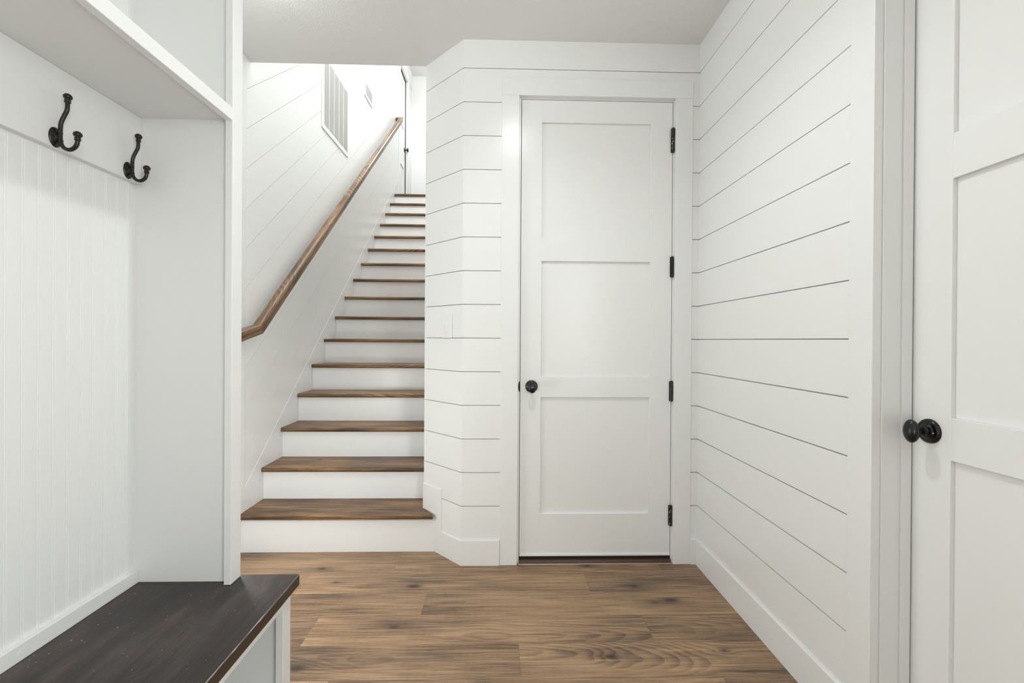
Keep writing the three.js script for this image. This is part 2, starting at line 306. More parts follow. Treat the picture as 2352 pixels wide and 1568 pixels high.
// ---------------------------------------------------------------- right wall: shiplap, casing, second door
const C2A = 1.2474, C2B = 1.3355, J2 = 1.2432;                      // casing from D = C2A to C2B, jamb face at J2
{
  const w = S('wall_right', [XR, 0, 0], 'white shiplap wall on the right');
  const dn = J2 - 0.83;                                             // near side of the second door's opening
  part('backing', [box(XR + 0.0095, XR + 0.14, 0, HC, J2 + 0.025, DB + 0.05), box(XR + 0.0095, XR + 0.14, 2.53, HC, dn - 0.025, J2 + 0.025), box(XR + 0.0095, XR + 0.14, 0, HC, DREAR - 0.1, dn - 0.025)], M.groove, w);
  for (const [t, b] of ROWS) part('shiplap_board', box(XR, XR + 0.014, b + GAP, t - (t === HC ? 0 : GAP), b > 2.6 ? DREAR : C2B - 0.015, DB), M.wall, w);
  part('shiplap_board', box(XR, XR + 0.014, 0, BASE_TOP - 0.012, C2B - 0.015, DB), M.wall, w);
  for (const [t, b] of ROWS) if (b < 2.6) part('shiplap_board', box(XR, XR + 0.014, b + GAP, t - GAP, DREAR, dn - 0.09), M.wall, w);
  const bb = S('baseboard_right', [XR, 0, 0], 'white baseboard along the right shiplap wall');
  part('board', box(XR - 0.0095, XR, 0, BASE_TOP, C2B, DB - 0.009, 0.0015), M.trim, bb);
  part('board', box(XR - 0.0095, XR, 0, BASE_TOP, DREAR, dn - 0.093, 0.0015), M.trim, bb);
  const c = S('trim_2', [XR, 0, J2], 'white flat casing and jambs of the door on the right');
  const XF = XR - 0.003, XJ = 1.0905;
  part('casing_leg', box(XF, XJ, 0, CASY, C2A, C2B, 0.0015), M.trim, c);
  part('casing_leg', box(XF, XJ, 0, CASY, dn - 0.0925, dn - 0.0042, 0.0015), M.trim, c);
  part('casing_head', box(XF - 0.001, XJ, CASY, CASTOP, dn - 0.0935, C2B + 0.001, 0.0015), M.trim, c);
  part('jamb', box(XJ, XJ + 0.14, 0, HEADY, J2, J2 + 0.025, 0.0012), M.trim, c);
  part('jamb', box(XJ, XJ + 0.14, 0, HEADY, dn - 0.025, dn, 0.0012), M.trim, c);
  part('jamb_head', box(XJ, XJ + 0.14, HEADY, HEADY + 0.025, dn - 0.025, J2 + 0.025, 0.0015), M.trim, c);
  part('door_stop', [box(1.1445, 1.174, 0, HEADY, J2 - 0.0046, J2, 0.001), box(1.1445, 1.174, 0, HEADY, dn, dn + 0.0046, 0.001), box(1.1445, 1.174, HEADY - 0.0046, HEADY, dn, J2, 0.001)], M.trim, c);

  const XD = 1.177, wd = J2 - dn - 0.005;
  const d = S('door_2', [XD, 0, J2 - 0.415], 'white three-panel door with a black oval knob in the right wall');
  // local x runs from the latch side (far) towards the camera, front looks to -X
  const F = new THREE.Matrix4().makeBasis(new THREE.Vector3(0, 0, 1), new THREE.Vector3(0, 1, 0), new THREE.Vector3(-1, 0, 0)).setPosition(XD, 0, -(J2 - 0.0025));
  shakerDoor(d, wd, 0.02, 2.5035, RAILS(0.02, 2.5035), [0.109, 0.119], 0.0115, 0.04, M.door, F);
  const k = knobGeos(), K = new THREE.Matrix4().makeBasis(new THREE.Vector3(0, 0, 1), new THREE.Vector3(0, 1, 0), new THREE.Vector3(-1, 0, 0)).setPosition(XD, 0.9635, -1.189);
  const kn = part('door_knob', k.egg.applyMatrix4(K), M.black, d, 'black oval knob');
  part('rosette', k.ros.applyMatrix4(K), M.black, kn); part('neck', k.neck.applyMatrix4(K), M.black, kn);
  const pin = new THREE.SphereGeometry(0.002, 14, 10); pin.translate(0.0205, -0.002, 0.0105); part('pin', uvm(pin).applyMatrix4(K), M.steel, kn, 'tiny bright release pin');
  part('wall_board', box(XJ + 0.14, XJ + 0.2, 0, HC, dn - 0.1, J2 + 0.1), M.plain, w);
}

// ---------------------------------------------------------------- remaining walls
{
  const wl = S('wall_left', [XL, 0, 0], 'white wall behind the hall tree');
  part('wall_board', box(-1.75, XL, 0, HC, DREAR - 0.1, 1.42), M.plain, wl);
  const wf = S('wall_front', [0, 0, DREAR], 'white wall behind the camera');
  part('wall_board', box(XL - 0.02, XR + 0.02, 0, HC, DREAR - 0.12, DREAR), M.plain, wf);
  const sr = S('wall_stair_right', [XSR, 0, 0], 'white wall on the right of the stairs');
  part('wall_board', [box(XSR, XSR + 0.12, 0, HUP, DHEAD - 0.002, DEND + 0.1), box(XSR, XSR + 0.12, HC + 0.1, HUP, 2.4, DHEAD)], M.plain, sr);
  const sh = S('wall_stair_header', [0, HC, DHEAD], 'white wall above the stair opening');
  part('wall_board', box(-1.7, XSR + 0.12, HC + 0.118, HUP, DHEAD - 0.12, DHEAD), M.plain, sh);
  const se = S('wall_stair_end', [0, LAND, DEND], 'white wall at the end of the upper landing');
  part('wall_board', box(-1.75, XSR + 0.2, LAND - 0.3, HUP, DEND, DEND + 0.12), M.plain, se);

  // left stair wall: boards follow the slope of the flight
  const ws = S('wall_stair_left', [XSTAIR, 0, 2.575], 'white shiplap stair wall with boards parallel to the flight');
  const A = 2.575, B = 6.33;
  part('backing', [box(-1.75, XSTAIR - 0.0045, 0, HUP, 1.42, 6.38), box(-1.75, XSTAIR - 0.0045, LAND + 2.07, HUP, 6.38, DEND)], M.plain, ws);
  const clip = (poly, f) => { const out = []; for (let i = 0; i < poly.length; i++) { const p = poly[i], q = poly[(i + 1) % poly.length], a = f(p), b = f(q); if (a >= 0) out.push(p); if (a * b < 0) { const t = a / (a - b); out.push([p[0] + (q[0] - p[0]) * t, p[1] + (q[1] - p[1]) * t]); } } return out; };
  const slab = (poly, x0, x1) => { const s = new THREE.Shape(poly.map(p => new THREE.Vector2(p[0], p[1]))); const g = new THREE.ExtrudeGeometry(s, { depth: x1 - x0, bevelEnabled: false }); g.rotateY(Math.PI / 2); g.translate(x0, 0, 0); return uvm(g); };
  const line = (n, d) => 1.4885 + 0.2272 * n + SLOPE * (d - A);
  const e = 0.0012;
  for (let n = -5; n <= 17; n++) {
    let p = [[A, line(n, A) + e], [B, line(n, B) + e], [B, line(n + 1, B) - e], [A, line(n + 1, A) - e]];
    p = clip(p, q => HUP - q[1]); if (p.length < 3) continue;
    part('shiplap_board', slab(p, XSTAIR - 0.014, XSTAIR), M.wall, ws);
  }
  part('skirt_board', slab([[A, 0], [B, line(-5, B) - 0.45], [B, line(-5, B) - 0.001], [A, line(-5, A) - 0.001]], XSTAIR - 0.014, XSTAIR + 0.0016), M.trim, ws);
  part('corner_board', box(XSTAIR - 0.014, XSTAIR + 0.003, 0, HC, 2.28, A, 0.0012), M.trim, ws);
  part('wall_board', box(XSTAIR - 0.02, XSTAIR, 0, HC, 1.42, 2.28), M.plain, ws);

  // upper landing: doorway in the left wall
  const t = S('trim_3', [XSTAIR, LAND, 6.4], 'white casing of the door on the upper landing');
  part('casing_leg', box(-1.52, XSTAIR + 0.006, LAND, 5.27, 6.33, 6.42, 0.0015), M.trim, t);
  part('casing_leg', box(-1.52, XSTAIR + 0.006, LAND, 5.27, 6.915, 7.0, 0.0015), M.trim, t);
  part('casing_head', box(-1.52, XSTAIR + 0.007, 5.18, 5.27, 6.42, 6.915, 0.0015), M.trim, t);
  part('wall_board', [box(-1.75, -1.475, LAND - 0.2, HUP, 7.0, DEND), box(-1.75, -1.475, 5.27, HUP, 6.33, 7.0)], M.plain, ws);
  part('jamb', box(-1.6, -1.52, LAND, 5.2, 6.33, 6.43), M.slot, t); part('jamb', box(-1.6, -1.52, LAND, 5.2, 6.905, 7.0), M.slot, t);  // near-black, painted for the dark gap round the door
  part('jamb_head', box(-1.6, -1.52, 5.15, 5.27, 6.43, 6.905), M.slot, t);
  part('weatherstrip', [box(-1.498, -1.487, LAND, 5.168, 6.9, 6.914), box(-1.498, -1.486, 5.168, 5.181, 6.43, 6.914)], M.rubber, t, 'dark weatherstrip around the door');
  const d3 = S('door_3', [-1.5, LAND, 6.66], 'white panelled door with a small dark knob on the upper landing');
  const F = new THREE.Matrix4().makeBasis(new THREE.Vector3(0, 0, -1), new THREE.Vector3(0, 1, 0), new THREE.Vector3(1, 0, 0)).setPosition(-1.495, LAND, -6.424);
  shakerDoor(d3, 0.476, 0.01, 1.975, [[0.01, 0.24], [0.62, 0.73], [1.22, 1.33], [1.86, 1.975]], [0.09, 0.09], 0.0115, 0.04, M.door, F);
  const k = knobGeos(), K = new THREE.Matrix4().makeBasis(new THREE.Vector3(0, 0, -1), new THREE.Vector3(0, 1, 0), new THREE.Vector3(1, 0, 0)).setPosition(-1.495, 4.105, -6.86);
  const kn = part('door_knob', k.egg.applyMatrix4(K), M.black, d3, 'dark knob'); part('rosette', k.ros.applyMatrix4(K), M.black, kn); part('neck', k.neck.applyMatrix4(K), M.black, kn);
  const lf = S('floor', [0, LAND, 6.7], 'oak floor of the upper landing');
  part('landing_floor', box(-1.62, XSR, LAND - 0.2, LAND, NOSE(16) + 0.06, DEND), M.saddle, lf);
}

// ---------------------------------------------------------------- staircase
const oakTreads = [0, 1, 2, 3, 4, 5].map(i => new THREE.MeshStandardMaterial({ roughness: 0.42, map: oak({ w: 1024, h: 288, L: 1.07, W: 0.3, seed: 900 + i * 37, light: [164, 124, 78], mid: [114, 83, 50], dark: [50, 33, 18], ring: 0.008, contrast: 1.0, pores: 1.5, cath: [0.02, 0.05, 0.035, 0.03, 0.05, 0.04][i], knots: [] }) }));
{
  const st = T('staircase', [-0.95, 0, 2.51], 'straight staircase of stained oak treads and white risers climbing past the angled wall', 'staircase');
  for (let k = 1; k <= 16; k++) {
    const n = NOSE(k), y = TREAD(k), th = 0.0275, back = k < 16 ? NOSE(k + 1) + 0.032 : n + 0.085;
    const prof = [[n + 0.03, y - th], [n + 0.008, y - th]];
    for (let i = 0; i <= 10; i++) { const a = -Math.PI / 2 - Math.PI * i / 10, r = th / 2; prof.push([n + 0.0085 + Math.cos(a) * 0.0085, y - r + Math.sin(a) * r]); }
    if (k === 1) prof.push([2.5995, y]);
    prof.push([back, y], [back, y - th]); if (k === 1) prof.push([2.5995, y - th]);
    const xe = d => k === 1 && d < 2.5998 ? Math.min(2.1652 - d, -0.378) : XSR + 0.001;
    // sweep the nosed profile across the flight
    const pos = [], uv = [], N = prof.length; let run = 0;
    const V = (x, p) => [x, p[1], -p[0]];
    for (let i = 0; i < N; i++) {
      const p = prof[i], q = prof[(i + 1) % N], l = Math.hypot(q[0] - p[0], q[1] - p[1]);
      const a = V(XSTAIR, p), b = V(xe(p[0]), p), c = V(xe(q[0]), q), d = V(XSTAIR, q);
      pos.push(...a, ...c, ...b, ...a, ...d, ...c);
      const U = x => k % 2 ? (x - XSTAIR) / 1.07 : 1 - (x - XSTAIR) / 1.07, v0 = run / 0.3 + k * 0.31, v1 = (run + l) / 0.3 + k * 0.31;
      uv.push(U(a[0]), v0, U(c[0]), v1, U(b[0]), v0, U(a[0]), v0, U(d[0]), v1, U(c[0]), v1); run += l;
    }
    for (const side of [0, 1]) for (let i = 1; i + 1 < N; i++) {
      const f = p => side ? V(xe(p[0]), p) : V(XSTAIR, p), t = [f(prof[0]), f(prof[i]), f(prof[i + 1])]; if (!side) t.reverse();
      for (const q of t) { pos.push(...q); uv.push(-q[2], q[1]); }
    }
    const g = new THREE.BufferGeometry(); g.setAttribute('position', new THREE.Float32BufferAttribute(pos, 3)); g.setAttribute('uv', new THREE.Float32BufferAttribute(uv, 2)); g.computeVertexNormals();
    part('tread', g, oakTreads[(k * 5) % 6], st);
    const r0 = n + 0.028, low = k === 1 ? 0 : TREAD(k - 1) - 0.001;
    part('riser', box(XSTAIR, k === 1 ? 2.1652 - r0 : XSR + 0.001, low, y - th + 0.001, r0, r0 + 0.018), M.trim, st);
  }
}

// ---------------------------------------------------------------- handrail
{
  const hr = T('handrail', [XSTAIR + 0.065, 1.2, 2.6], 'stained oak handrail with moulded profile running up the left stair wall', 'handrail');
  const wood = new THREE.MeshStandardMaterial({ roughness: 0.33, map: oak({ w: 2048, h: 160, L: 4.75, W: 0.2, seed: 4242, light: [160, 125, 87], mid: [114, 85, 55], dark: [52, 34, 20], ring: 0.0085, contrast: 0.95, pores: 1.2, cath: 0.085, fig: 0.4, knots: [[2.1, 0.03, 0.01], [1.3, 0.03, 0.008]] }) });
  // cross-section (side towards the stairs +, up +), closed
  const right = [[0, 0.031], [0.012, 0.0305], [0.021, 0.028], [0.0268, 0.0228], [0.0288, 0.015], [0.0272, 0.0075], [0.0225, 0.002], [0.0195, -0.005], [0.0195, -0.0125], [0.0225, -0.0165], [0.0235, -0.021], [0.022, -0.0265]];
  const sec = [...right, ...right.slice().reverse().map(p => [-p[0], p[1]])].filter((p, i, a) => i === 0 || Math.hypot(p[0] - a[i - 1][0], p[1] - a[i - 1][1]) > 1e-6);
  sec.pop();
  const X = XSTAIR + 0.0665, P = (x, y, d) => new THREE.Vector3(x, y, -d);
  const bend = P(X, 1.2605, 2.59), topD = 6.17, top = P(X, 1.2605 + SLOPE * (topD - 2.59), topD), lowP = P(X, 1.2605 - 0.225 * 0.43, 2.16);
  const wallTop = P(XSTAIR, top.y, topD), wallLow = P(XSTAIR, lowP.y, 2.16);
  const d1 = bend.clone().sub(lowP).normalize(), d2 = top.clone().sub(bend).normalize(), side = new THREE.Vector3(1, 0, 0);
  const up = d => side.clone().cross(d).normalize();
  // segments: [start, end, dir, side, up]; ends cut by mitre planes
  const seg = [
    [wallLow, lowP, side.clone(), d1.clone().negate(), up(d1)],
    [lowP, bend, d1, side.clone(), up(d1)],
    [bend, top, d2, side.clone(), up(d2)],
    [top, wallTop, side.clone().negate(), d2.clone(), up(d2)],
  ];
  const names = ['wall_return', 'lower_rail', 'main_rail', 'wall_return'];
  seg.forEach(([a, b, d, s, u], i) => {
    const n0 = i ? seg[i - 1][2].clone().add(d).normalize() : d.clone(), n1 = i < 3 ? seg[i + 1][2].clone().add(d).normalize() : d.clone();
    const hit = (o, n, q) => { const p = o.clone().addScaledVector(s, q[0]).addScaledVector(u, q[1]); return p.addScaledVector(d, -p.clone().sub(o).dot(n) / d.dot(n)); };
    const pos = [], uv = [], N = sec.length; let run = 0;
    const off = [0, 0.1, 0, 0.4][i];
    for (let k = 0; k < N; k++) {
      const p = sec[k], q = sec[(k + 1) % N], l = Math.hypot(p[0] - q[0], p[1] - q[1]);
      const A = hit(a, n0, p), B = hit(b, n1, p), C = hit(b, n1, q), D = hit(a, n0, q);
      for (const v of [A, C, B, A, D, C]) pos.push(v.x, v.y, v.z);
      const U = v => v.clone().sub(a).dot(d) / 4.75 + off, v0 = run / 0.2 + 0.5, v1 = (run + l) / 0.2 + 0.5;
      uv.push(U(A), v0, U(C), v1, U(B), v0, U(A), v0, U(D), v1, U(C), v1); run += l;
    }
    let g = new THREE.BufferGeometry(); g.setAttribute('position', new THREE.Float32BufferAttribute(pos, 3)); g.setAttribute('uv', new THREE.Float32BufferAttribute(uv, 2)); g.computeVertexNormals();
    part(names[i], g, wood, hr);
  });
}

// ---------------------------------------------------------------- grilles on the stair wall
function grille(name, label, d0, d1, y0, y1, border, mid, cols, pitch) {
  const g = T(name, [XSTAIR, y0, (d0 + d1) / 2], label, 'vent'), x0 = XSTAIR + 0.0005, x1 = XSTAIR + 0.0075;
  const fs = new THREE.Shape([[d0, y0], [d1, y0], [d1, y1], [d0, y1]].map(p => new THREE.Vector2(...p)));
  const ia = d0 + border, ib = d1 - border * 0.6, ic = y0 + border, id = y1 - border;
  fs.holes.push(new THREE.Path([[ia, ic], [ia, id], [ib, id], [ib, ic]].map(p => new THREE.Vector2(...p))));
  const fg = new THREE.ExtrudeGeometry(fs, { depth: 0.0045, bevelEnabled: true, bevelThickness: 0.0012, bevelSize: 0.0012, bevelOffset: -0.0012, bevelSegments: 2 }); fg.rotateY(Math.PI / 2); fg.translate(x0 + 0.0013, 0, 0);
  part('frame', uvm(fg), M.metalWhite, g);
  part('duct', box(x0 - 0.0003, x0 + 0.0008, ic - 0.003, id + 0.003, ia - 0.003, ib + 0.003), M.duct, g, 'grey sheet toned as the shaded opening behind the fins');
  const a = d0 + border, b = d1 - border * 0.6, cw = (b - a + mid) / cols;
  for (let c = 0; c < cols; c++) {
    const s = a + c * cw, e = s + cw - mid, fins = [];
    for (let y = y0 + border + pitch * 0.5; y < y1 - border; y += pitch) { const f = new THREE.BoxGeometry(0.0122, 0.0011, e - s + 0.002); f.rotateZ(0.95); f.translate(x0 + 0.0045, y, -(s + e) / 2); fins.push(uvm(f)); }
    const m = part('louver', fins, M.metalWhite, g); m.userData.kind = 'stuff';
    if (c < cols - 1) part('divider', box(x0, x1 - 0.0005, y0 + border * 0.9, y1 - border * 0.9, e, e + mid, 0.001), M.metalWhite, g);
  }
  for (const [y, d] of [[y0 + border * 0.45, d0 + (d1 - d0) * 0.2], [y0 + border * 0.45, d1 - (d1 - d0) * 0.14], [y1 - border * 0.45, d1 - (d1 - d0) * 0.14], [(y0 + y1) / 2, d0 + border * 0.45]]) { const s = new THREE.SphereGeometry(0.0035, 10, 8); s.scale(0.6, 1, 1); s.translate(x1, y, -d); part('screw', uvm(s), M.metalGrey, g); }
}
grille('return_air_grille', 'large white return air grille of five fin columns on the stair wall', 3.6357, 4.2478, 2.919, 3.557, 0.039, 0.011, 5, 0.0127);
grille('wall_register', 'small white air register high on the stair wall near the top', 4.742, 5.03, 3.79, 3.97, 0.034, 0.004, 1, 0.0105);

// ---------------------------------------------------------------- hall tree
const HB = 0.457, ZP = 1.3888, XS = -0.8146, DN = 0.12;              // seat height, end panel, front of face frame, near end
{
  const ht = T('hall_tree', [-0.97, HB, 0.77], 'white built-in hall tree of beadboard, hook rail and overhead cubby above the dark bench', 'hall tree');
  const XB = -1.12;
  // beadboard: each strip is a flat board with one bead along its far edge
  const strip = (d0, y0, y1) => {
    const w = 0.0363, s = new THREE.Shape();   // section: (distance along D, proud of the back)
    s.moveTo(0, 0); s.lineTo(0, 0.0045); s.lineTo(0.0012, 0.0062); s.lineTo(w - 0.0078, 0.0062); s.lineTo(w - 0.0066, 0.0042);
    for (let i = 0; i <= 8; i++) { const t = Math.PI * i / 8; s.lineTo(w - 0.0036 - Math.cos(t) * 0.0024, 0.0043 + Math.sin(t) * 0.002); }
    s.lineTo(w, 0.0042); s.lineTo(w, 0);
    const g = new THREE.ExtrudeGeometry(s, { depth: y1 - y0, bevelEnabled: false });   // shape x -> D, y -> +X, depth -> Y
    g.applyMatrix4(new THREE.Matrix4().makeBasis(new THREE.Vector3(0, 0, -1), new THREE.Vector3(1, 0, 0), new THREE.Vector3(0, -1, 0)));
    g.translate(XB - 0.0062, y1, -d0); return uvm(g);
  };
  const first = 1.0337 + 0.0363 * 9 + 0.0031;
  part('backing', box(XL, XB - 0.0061, HB, 2.79, DN + 0.02, ZP + 0.02), M.cabinet, ht);
  for (let k = 0; k < 34; k++) {
    const d0 = first - 0.0363 * k; if (d0 < DN + 0.02) break;
    part('beadboard_strip', strip(d0, HB, 2.79), M.cabinet, ht);
  }
  const r = 0.0018;
  part('hook_rail', box(XB - 0.001, -1.1007, 1.6736, 1.8757, DN + 0.0185, ZP, r), M.cabinet, ht);
  const bs = part('base_strip', box(XB - 0.001, -1.105, HB, 0.4965, DN + 0.0185, ZP, r), M.cabinet, ht);
  for (const [d, y] of [[1.0514, 0.4745], [1.3717, 0.4768]]) { const q = new THREE.CylinderGeometry(0.0055, 0.0055, 0.0009, 24); q.rotateZ(Math.PI / 2); q.translate(-1.1048, y, -d); part('screw_plug', uvm(q), M.cabinet, bs); }
  part('shelf', box(XB - 0.001, XS - 0.021, 1.8757, 1.8957, DN + 0.0185, ZP), M.cabinet, ht);
  part('shelf_rail', box(XS - 0.022, XS, 1.8645, 1.9035, DN + 0.0705, ZP - 0.0214, r), M.trim, ht);
  part('side_panel', box(XL, XS - 0.0215, HB + 0.0006, 2.8, ZP, ZP + 0.0295), M.cabinet, ht);
  part('side_panel', box(XL, XS - 0.0215, HB + 0.0006, 2.8, DN, DN + 0.0185), M.cabinet, ht);
  part('face_stile', box(XS - 0.022, XS, HB + 0.0006, 2.8, ZP - 0.0214, ZP + 0.0297, r), M.trim, ht);
  part('face_stile', box(XS - 0.022, XS, HB + 0.0006, 2.8, DN + 0.0195, DN + 0.0705, r), M.trim, ht);
  part('top_panel', box(XL, XS - 0.022, 2.62, 2.64, DN + 0.0185, ZP), M.cabinet, ht);
  part('top_rail', box(XS - 0.022, XS, 2.61, 2.8, DN + 0.0705, ZP - 0.0214, r), M.trim, ht);

  // bench seat: dark stained top with worn front edge
  const SW = 640, SH = 1536, sl = 1.3095, swd = 0.5, rr = rng(77);
  const marks = [], specks = [];
  for (let i = 0; i < 330; i++) { const u = 0.02 + 0.96 * rr(), v = rr() ** 0.7, nearWall = rr() < 0.35; specks.push([nearWall ? 0.02 + rr() * 0.16 : u, v, 0.6 + rr() * rr() * 1.7, 0.55 + 0.45 * rr()]); }
  for (let i = 0; i < 100; i++) marks.push([rr(), rr(), (rr() - 0.5) * 0.9 + 1.1, 0.012 + rr() * rr() * 0.09, (rr() - 0.5) * 7, 0.14 + rr() * 0.4]);
  const lay = new Float32Array(SW * SH);
  const dab = (x, y, r, a) => { for (let j = Math.floor(y - r - 1); j <= y + r + 1; j++) for (let i = Math.floor(x - r - 1); i <= x + r + 1; i++) { if (i < 0 || j < 0 || i >= SW || j >= SH) continue; const q = Math.hypot(i - x, j - y), k = j * SW + i; lay[k] = Math.max(lay[k], a * Math.max(0, Math.min(1, r + 0.5 - q))); } };
  const PX = SH / sl;
  for (const [u, v, r0, a] of specks) dab(u * SW, v * SH, r0, a);
  for (const [u, v, ang, len, cur, a] of marks) { let x = u * SW, y = v * SH, t = ang; const n = Math.ceil(len * PX); for (let i = 0; i < n; i++) { dab(x, y, 0.6, a * (0.5 + 0.5 * vn(i * 0.13, u * 99, 5))); x += Math.cos(t); y += Math.sin(t); t += cur / PX; } }
  const benchMap = dataTex(SW, SH, (i, j) => {
    const x = i / SW * swd, y = j / SH * sl;
    const g = 0.62 * fbm(x * 160, y * 5, 301, 3) + 0.38 * fbm(x * 420, y * 14, 311, 2), b = fbm(x * 9, y * 3.2, 321, 3), s = sm(0.52, 0.8, fbm(x * 26, y * 6, 331, 3)), paleStreak = sm(0.45, 0.75, fbm(x * 13, y * 4, 341, 4)) * (0.5 + fbm(x * 300, y * 30, 351, 2));  // pale hazy streaks laid at random over the grain
    let c = [42 + (g - 0.5) * 34 + s * 12, 34 + (g - 0.5) * 26 + s * 4, 32 + (g - 0.5) * 24 + s * 4]; c = c.map(v => v + (b - 0.5) * 24 + paleStreak * 24);
    const e = lay[j * SW + i]; return c.map((v, k) => Math.max(0, Math.min(255, mix(v, [226, 220, 212][k], Math.min(1, e)))));
  }, true);
  const benchTop = new THREE.MeshStandardMaterial({ map: benchMap, roughness: 0.4 });
  const edgeMap = dataTex(32, 1024, (i, j) => { const y = j / 1024 * sl, w = sm(0.5, 0.72, fbm(y * 26, i / 8, 401, 4)) * 0.6 + 0.38; return [mix(40, 215, w), mix(32, 200, w), mix(28, 194, w)]; }, true);  // worn patches plus a highlight line painted along the arris
  const bench = T('bench', [-0.87, HB - 0.0327, 0.77], 'long dark brown bench top with scratches and a worn front edge under the hall tree', 'bench');
  const x1 = -0.636, E = 0.0022;
  const uvTop = g => { const p = g.attributes.position, uv = g.attributes.uv; for (let i = 0; i < p.count; i++) uv.setXY(i, (p.getX(i) + 1.136) / swd, (-p.getZ(i) - DN) / sl); return g; };
  part('slab', uvTop(box(-1.136, x1 - E, HB - 0.0327, HB, DN, 1.4285)), benchTop, bench);
  part('front_edge', box(x1 - E, x1, HB - 0.0327, HB - E, DN, 1.4285), new THREE.MeshStandardMaterial({ color: new THREE.Color().setRGB(0.042, 0.027, 0.017), roughness: 0.42 }), bench, 'plain dark brown front edge');
  const ch = new THREE.BufferGeometry(), a = [x1 - E, HB, -DN], b = [x1, HB - E, -DN], c = [x1, HB - E, -1.4285], d = [x1 - E, HB, -1.4285];
  const k0 = [x1 - E, HB - E, -DN], k1 = [x1 - E, HB - E, -1.4285];
  ch.setAttribute('position', new THREE.Float32BufferAttribute([...a, ...b, ...c, ...a, ...c, ...d, ...k0, ...b, ...a, ...k1, ...d, ...c], 3));
  ch.setAttribute('uv', new THREE.Float32BufferAttribute([0, 0, 1, 0, 1, 1, 0, 0, 1, 1, 0, 1, 0, 0, 1, 0, 1, 1, 0, 0, 1, 0, 1, 1], 2)); ch.computeVertexNormals();
  part('worn_arris', ch, new THREE.MeshStandardMaterial({ map: edgeMap, roughness: 0.5 }), bench, 'worn edge with a pale highlight line painted in');

  // open cabinet below the bench
  const bc = T('bench_cabinet', [-0.9, 0, 0.77], 'white open cabinet carrying the dark bench top', 'cabinet');
  const XF = -0.654, zt = HB - 0.033;
  part('side_panel', box(XL + 0.002, XF - 0.021, 0, zt, ZP - 0.004, ZP + 0.0165), M.cabinet, bc);
  part('side_panel', box(XL + 0.002, XF - 0.021, 0, zt, DN + 0.01, DN + 0.03), M.cabinet, bc);
  part('back_panel', box(XL + 0.002, XL + 0.012, 0.09, zt, DN + 0.03, ZP - 0.004), M.cabinet, bc);
  part('bottom_panel', box(XL + 0.012, XF - 0.021, 0.075, 0.093, DN + 0.03, ZP - 0.004), M.cabinet, bc);
  part('face_stile', box(XF - 0.022, XF, 0, zt, 1.3595, 1.4085, r), M.trim, bc);
  part('face_stile', box(XF - 0.022, XF, 0, zt, DN + 0.01, DN + 0.059, r), M.trim, bc);
  part('face_rail', box(XF - 0.022, XF, 0.387, zt, DN + 0.059, 1.3595, r), M.trim, bc);
  part('face_rail', box(XF - 0.022, XF, 0, 0.095, DN + 0.059, 1.3595, r), M.trim, bc);
}

// ---------------------------------------------------------------- coat hooks
{
  const D = 1.1248, hk = T('coat_hook', [-1.1007, 1.699, D], 'dark bronze double coat hook on the white hook rail, farther from the side panel', 'coat hook', 'dark bronze coat hooks on the hook rail');
  // oval domed backplate
  const bp = lathe([[0.0001, 0.0105], [0.004, 0.0102], [0.008, 0.0085], [0.012, 0.0062], [0.017, 0.0045], [0.0215, 0.003], [0.0243, 0.0014], [0.0246, 0]], 44);
  bp.rotateZ(-Math.PI / 2); bp.scale(1, 1, 0.68); bp.translate(-1.1007, 1.6983, -D);
  const plate = part('backplate', uvm(bp), M.bronze, hk);
  for (const s of [-1, 1]) { const h = new THREE.CylinderGeometry(0.0023, 0.0026, 0.004, 16); h.rotateZ(Math.PI / 2); h.translate(-1.0965, 1.6975, -(D + s * 0.0098)); part('screw_hole', uvm(h), M.slot, plate); }
  const q = (x, y) => new THREE.Vector3(x, y, -D);
  const stem = [q(-1.0707, 1.7835), q(-1.0725, 1.7648), q(-1.0797, 1.7499), q(-1.0866, 1.7334), q(-1.0882, 1.7153), q(-1.0884, 1.698), q(-1.0862, 1.6832), q(-1.0786, 1.6725), q(-1.0666, 1.668), q(-1.0546, 1.6727), q(-1.0482, 1.6816), q(-1.0463, 1.6925)];
  part('arm', [tube(stem.slice(0, 6), 0.0046, 60), tube(stem.slice(5), 0.0047, 60)], M.bronze, hk);
  const nub = lathe([[0.0001, 0.0078], [0.003, 0.0075], [0.0058, 0.006], [0.0082, 0.0033], [0.0092, 0.0002], [0.0088, -0.0028], [0.0068, -0.0056], [0.0046, -0.0072], [0.0066, -0.0088], [0.0068, -0.0098], [0.005, -0.0112], [0.0066, -0.0128], [0.0068, -0.0142], [0.0048, -0.0155], [0.0044, -0.018]], 30);
  const knob = (x, y, tilt) => { const g = nub.clone(); g.rotateZ(tilt); g.translate(x, y, -D); part('knob', uvm(g), M.bronze, hk); };
  knob(-1.0705, 1.7985, -0.04); knob(-1.0462, 1.706, -0.03);
  for (const [x, y, t] of [[-1.0885, 1.7085, 0], [-1.0876, 1.6895, 0.22]]) { const c = new THREE.TorusGeometry(0.0047, 0.0011, 8, 26); c.rotateX(Math.PI / 2); c.rotateZ(t); c.translate(x, y, -D); part('collar', uvm(c), M.bronze, hk); }
  const h2 = hk.clone(); h2.name = numbered('coat_hook'); h2.position.z = -1.3388; scene.add(h2);
  h2.userData = { ...hk.userData, label: 'dark bronze double coat hook at the end of the hook rail, beside the side panel' };
}

